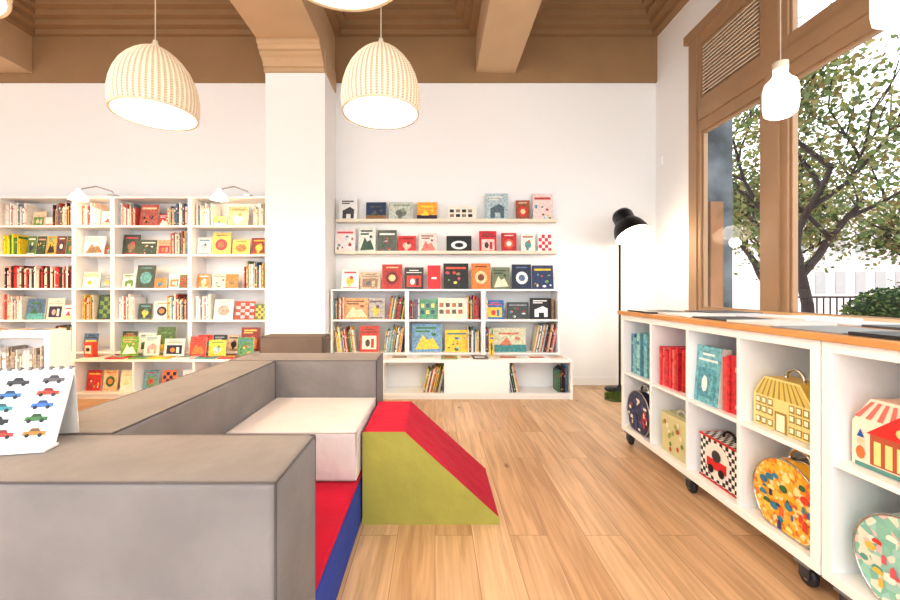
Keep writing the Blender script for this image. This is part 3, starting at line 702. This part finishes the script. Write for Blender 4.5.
mb = MB(); mb.box(2.20, 2.24, 2.74, 2.78, 0, .881); mb.box(2.20, 2.24, 0, .04, 0, .881); mb.box(2.20, 2.24, 1.35, 1.39, 0, .881); mb.obj('counter_legs', M_white)
mb = MB()
y = 2.72; seq = [(40,42,48),(235,232,228),(60,64,72),(225,224,222),(150,155,160),(44,46,52),(238,236,232),(70,90,110),(230,228,226),(235,232,228)]; ii = 0
while y > .2:
    L_ = R.uniform(.22,.34); c = seq[ii % len(seq)]; ii += 1
    mb.M = Matrix.Translation((1.45+R.uniform(-.02,.03), y-L_/2, .907)) @ Matrix.Rotation(R.uniform(-.06,.06), 4, 'Z')
    mb.box(-.13,.13,-L_/2+.01,L_/2-.01,0,R.uniform(.004,.012),c)
    mb.M = Matrix.Translation((1.80+R.uniform(-.03,.03), y-L_/2, .907)) @ Matrix.Rotation(R.uniform(-.1,.1), 4, 'Z')
    mb.box(-.14,.14,-L_/2+.01,L_/2-.01,0,R.uniform(.004,.012),rc([(235,235,235),(225,226,228),(90,94,100),(210,214,220),(235,225,210)]))
    y -= L_
mb.M = Matrix.Identity(4); mb.obj('flat_catalogues', M_flat)

ZB, ZM = .121, .4915
def RM(y, z, x=UX0+.06, rot=0): return Matrix.Translation((x, y, z)) @ Matrix.Rotation(-math.pi/2+rot, 4, 'Z')
mb = MB()
mb.M = RM(2.67, ZM, UX0+.03); S(mb, -.06, .18, 0, 0, .24, .28, d=.2, pal=[(90,150,180),(120,180,190),(60,120,150),(150,200,200)], tmin=.03, tmax=.05)
mb.M = RM(2.3, ZM, UX0+.03); S(mb, -.07, .11, 0, 0, .2, .24, d=.18, pal=[(210,60,70),(190,40,50),(226,120,110)], tmin=.012, tmax=.025)
mb.M = RM(2.19, ZM, UX0+.03); S(mb, .0, .11, .02, 0, .2, .24, d=.18, pal=[(220,90,90),(240,215,190),(200,60,60)], tmin=.01, tmax=.02)
mb.M = RM(1.97, ZM, UX0+.03); book_face(mb, 0, .0, 0, .17, .28, (110,176,190), 2, .08, .05, (80,150,170), (230,240,240))
mb.M = RM(1.84, ZM, UX0+.03); S(mb, -.02, .11, .0, 0, .24, .27, d=.2, pal=[(214,80,80),(240,150,140),(200,50,60)], tmin=.015, tmax=.03)
mb.M = Matrix.Identity(4); mb.obj('picture_books', M_book)

def handle(mb, w, h, z, r=.006, y=.0):
    pts = [(w*math.cos(a), y, z+h*math.sin(a)) for a in [math.pi*k/12 for k in range(13)]]
    mb.tube(pts, r, 8)
def roundcase(name, M, r, t, mats, face=None, rim2=None):
    e = empty(name); mb = MB(); mb.M = M
    n = 40; base = -.84
    prof = []
    for i in range(n):
        a = 2*math.pi*i/n; x, z = r*math.cos(a), r*math.sin(a)
        prof.append((x, max(z, base*r)+(-base*r)))
    mb.prism(prof, 0, t, (0,0,0), 0, miside=1)
    mb.obj('shell', mats[:2], e, bevel=.008, seg=3)
    mb = MB(); mb.M = M
    for yy in (.0, t, t/2):
        pts = [(x, yy, z) for x, z in prof]; mb.tube(pts+[pts[0]], .004, 6)
    handle(mb, .045, .045, r*1.84-.006, .007, t/2)
    mb.box(-.016, .016, -.004+t/2-.03, t/2+.03, r*1.84-.012, r*1.84+.006)
    mb.obj('rim_and_handle', mats[2], e)
    if face:
        mb = MB(); mb.M = M; rr = random.Random(3); cz = .84*r
        for k in range(34):
            a = rr.uniform(0,6.28); q = r*.82*math.sqrt(rr.random()); x, z = q*math.cos(a), cz+q*math.sin(a)*.92
            c = rr.choice(face); s = rr.uniform(.009,.020); y = -.0025-.0003*k/6
            if k % 3 == 0: mb.ell(x, z, s, s*.8, y, c, 8)
            elif k % 3 == 1: mb.poly([(x-s,y,z-s*.5),(x+s,y,z-s*.5),(x+s,y,z+s*.2),(x+s*.4,y,z+s*.6),(x-s*.5,y,z+s*.6),(x-s,y,z+s*.1)], c)
            else: mb.poly([(x-s*.5,y,z-s),(x+s*.5,y,z-s),(x+s*.5,y,z+s*.5),(x,y,z+s*1.1),(x-s*.5,y,z+s*.5)], c)
        mb.obj('print', M_flat, e)
def housecase(name, M, w, h, t, mats, kind=0):
    e = empty(name); mb = MB(); mb.M = M
    prof = [(-w/2,0),(w/2,0),(w/2,h*.62),(w*.30,h),(-w*.30,h),(-w/2,h*.62)]
    mb.prism(prof, 0, t, (0,0,0), 0, miside=1); mb.obj('box', mats[:2], e, bevel=.005)
    mb = MB(); mb.M = M
    handle(mb, .04, .04, h, .006, t/2)
    mb.obj('handle', mats[2], e)
    mb = MB(); mb.M = M; y = -.002
    P = lambda pts, c, d=0: mb.poly([(a*w, y-d, b*h) for a, b in pts], c)
    if kind == 0:
        P([(-.47,.62),(.47,.62),(.29,.97),(-.29,.97)], mats[3])
        for k in range(9): P([(-.44+k*.1,.62),(-.41+k*.1,.62),(-.26+k*.062,.97),(-.28+k*.062,.97)], mats[4], .0006)
        P([(-.1,.0),(.1,.0),(.1,.38),(-.1,.38)], mats[4], .0006); P([(-.07,.02),(.07,.02),(.07,.34),(-.07,.34)], mats[5], .0012)
        for k in (-.40,-.29,-.18,.18,.29,.40):
            for zz_ in (.10,.32,.5): P([(k-.045,zz_-.06),(k+.045,zz_-.06),(k+.045,zz_+.08),(k-.045,zz_+.08)], mats[4], .0006); P([(k-.03,zz_-.03),(k+.03,zz_-.03),(k+.03,zz_+.06),(k-.03,zz_+.06)], mats[5], .0012)
    else:
        for k in range(8): P([(-.47+k*.1175,.70),(-.47+(k+.5)*.1175,.70),(-.29+(k+.5)*.0725,.96),(-.29+k*.0725,.96)], mats[3])
        P([(-.34,.5),(.34,.5),(.0,.86)], mats[4], .0006); P([(-.3,.08),(.3,.08),(.3,.5),(-.3,.5)], (176,90,60), .0006)
        for k in range(5): P([(-.26+k*.11,.1),(-.19+k*.11,.1),(-.19+k*.11,.42),(-.26+k*.11,.42)], mats[5], .0012)
        mb.ell(0,h*.62,w*.05,w*.05,y-.0014,mats[5],10); P([(-.46,.0),(.46,.0),(.46,.06),(-.46,.06)], (90,150,140))
        for k in (-.4,.4): mb.ell(k*w,h*.2,w*.05,h*.1,y-.001,(220,120,60),8); mb.ell(k*w,h*.36,w*.04,w*.04,y-.001,(240,200,160),8); P([(k-.04,.42),(k+.04,.42),(k,.54)], (40,90,160), .001)
    mb.obj('print', M_flat, e)
pm = patterned
roundcase('round_toy_suitcase', RM(2.60, ZB+.004, UX0+.02), .145, .09, [pm('case_navy', [(30,38,70),(40,50,90),(60,70,110),(40,44,80)], 60), simple('navy', (28,34,62),.4), M_chrome], [(200,60,60),(236,226,200),(70,90,150)])
e = empty('book_box_suitcase'); mb = MB(); mb.M = RM(2.235, ZB+.002, UX0+.03)
mb.box(-.115,.115,0,.10,0,.22,(208,206,160)); mb.box(-.117,.117,.047,.053,-.0,.222,(140,150,90))
for k in range(16): mb.ell(R.uniform(-.09,.09), R.uniform(.03,.19), .012, .014, -.002-.0002*k, rc([(120,150,80),(190,90,60),(236,232,200),(160,170,90)]), 7)
handle(mb, .04, .03, .22, .006, .05)
mb.obj('box', M_flat, e, bevel=.004)
def checkmat():
    m, nt, b = newmat('checker_print'); tc = nt.nodes.new('ShaderNodeTexCoord'); ck = nt.nodes.new('ShaderNodeTexChecker'); ck.inputs['Scale'].default_value = 52
    ck.inputs['Color1'].default_value = rgba((238,236,232)); ck.inputs['Color2'].default_value = rgba((24,24,26))
    nt.links.new(tc.outputs['Object'], ck.inputs['Vector']); nt.links.new(ck.outputs['Color'], b.inputs['Base Color']); b.inputs['Roughness'].default_value = .4; return m
e = empty('checked_toy_suitcase'); mb = MB(); mb.M = RM(1.90, ZB+.002, UX0+.04, .0)
mb.box(-.125,.125,0,.12,0,.215); mb.obj('box', checkmat(), e, bevel=.012, seg=3)
mb = MB(); mb.M = RM(1.90, ZB+.002, UX0+.04, .0)
mb.ell(0,.11,.085,.085,-.002,(235,232,226),20); mb.box(-.065,.065,-.005,-.003,.07,.115,(206,40,44)); mb.ell(-.035,.065,.02,.02,-.007,(20,20,20)); mb.ell(.035,.065,.02,.02,-.007,(20,20,20)); mb.ell(0,.135,.03,.028,-.0055,(60,60,64))
mb.box(-.127,.127,-.002,.0,-.0,.008,(200,40,40)); mb.box(-.127,.127,-.002,.122,.205,.213,(200,40,40))
mb.obj('race_car_print', M_flat, e)
mb = MB(); mb.M = RM(1.90, ZB+.002, UX0+.04, .0); handle(mb,.04,.035,.215,.006,.06); mb.obj('handle', M_black, e)
housecase('house_toy_suitcase', RM(1.56, ZM+.002, UX0+.05), .27, .205, .11, [simple('pale_yellow', (236,218,150),.4), simple('mustard', (214,178,80),.4), M_chrome, (214,194,110), (160,140,60), (246,240,214)])
roundcase('round_toy_suitcase', RM(1.52, ZB+.004, UX0+.03), .150, .12, [pm('case_orange', [(236,172,40),(230,150,50),(210,120,50),(235,195,80),(236,180,60),(240,220,170)], 75), simple('yellow_case', (240,182,50),.4), M_chrome],
          [(204,70,50),(60,120,150),(245,225,150),(60,110,70),(60,130,160),(50,60,110),(230,110,60)])
housecase('circus_toy_suitcase', RM(1.155, ZM+.002, UX0+.05), .28, .22, .12, [simple('circus_cream', (246,228,208), .4), simple('peach', (240,196,170),.4), M_chrome, (232,120,110), (206,50,50), (246,220,150)], 1)
roundcase('round_toy_suitcase', RM(1.12, ZB+.004, UX0+.03), .150, .11, [pm('case_multi', [(140,196,180),(150,206,190),(225,225,210),(130,190,176),(160,206,200),(236,190,190)], 40), simple('mint', (150,206,190),.4), M_chrome],
          [(204,64,60),(230,120,120),(230,190,90),(90,160,150),(245,240,230),(220,100,110)])

# ---------------------------------------------------------------- world
w = bpy.data.worlds.new('World'); bpy.context.scene.world = w; w.use_nodes = True
bg = w.node_tree.nodes['Background']; bg.inputs['Color'].default_value = (.93, .97, 1.0, 1); bg.inputs['Strength'].default_value = 2.9

# ---------------------------------------------------------------- camera
cam = bpy.data.cameras.new('Camera'); cam.lens = 16; cam.sensor_width = 36; cam.sensor_fit = 'HORIZONTAL'
cam.shift_x = 15/900; cam.shift_y = -10/900; cam.clip_start = .02
co = bpy.data.objects.new('Camera', cam); co.location = (0,0,1.05); co.rotation_euler = (math.pi/2, 0, 0); C.objects.link(co)
bpy.context.scene.camera = co
vs_ = bpy.context.scene.view_settings
vs_.view_transform = 'Standard'; vs_.look = 'None'; vs_.exposure = 0.2; vs_.gamma = 0.90
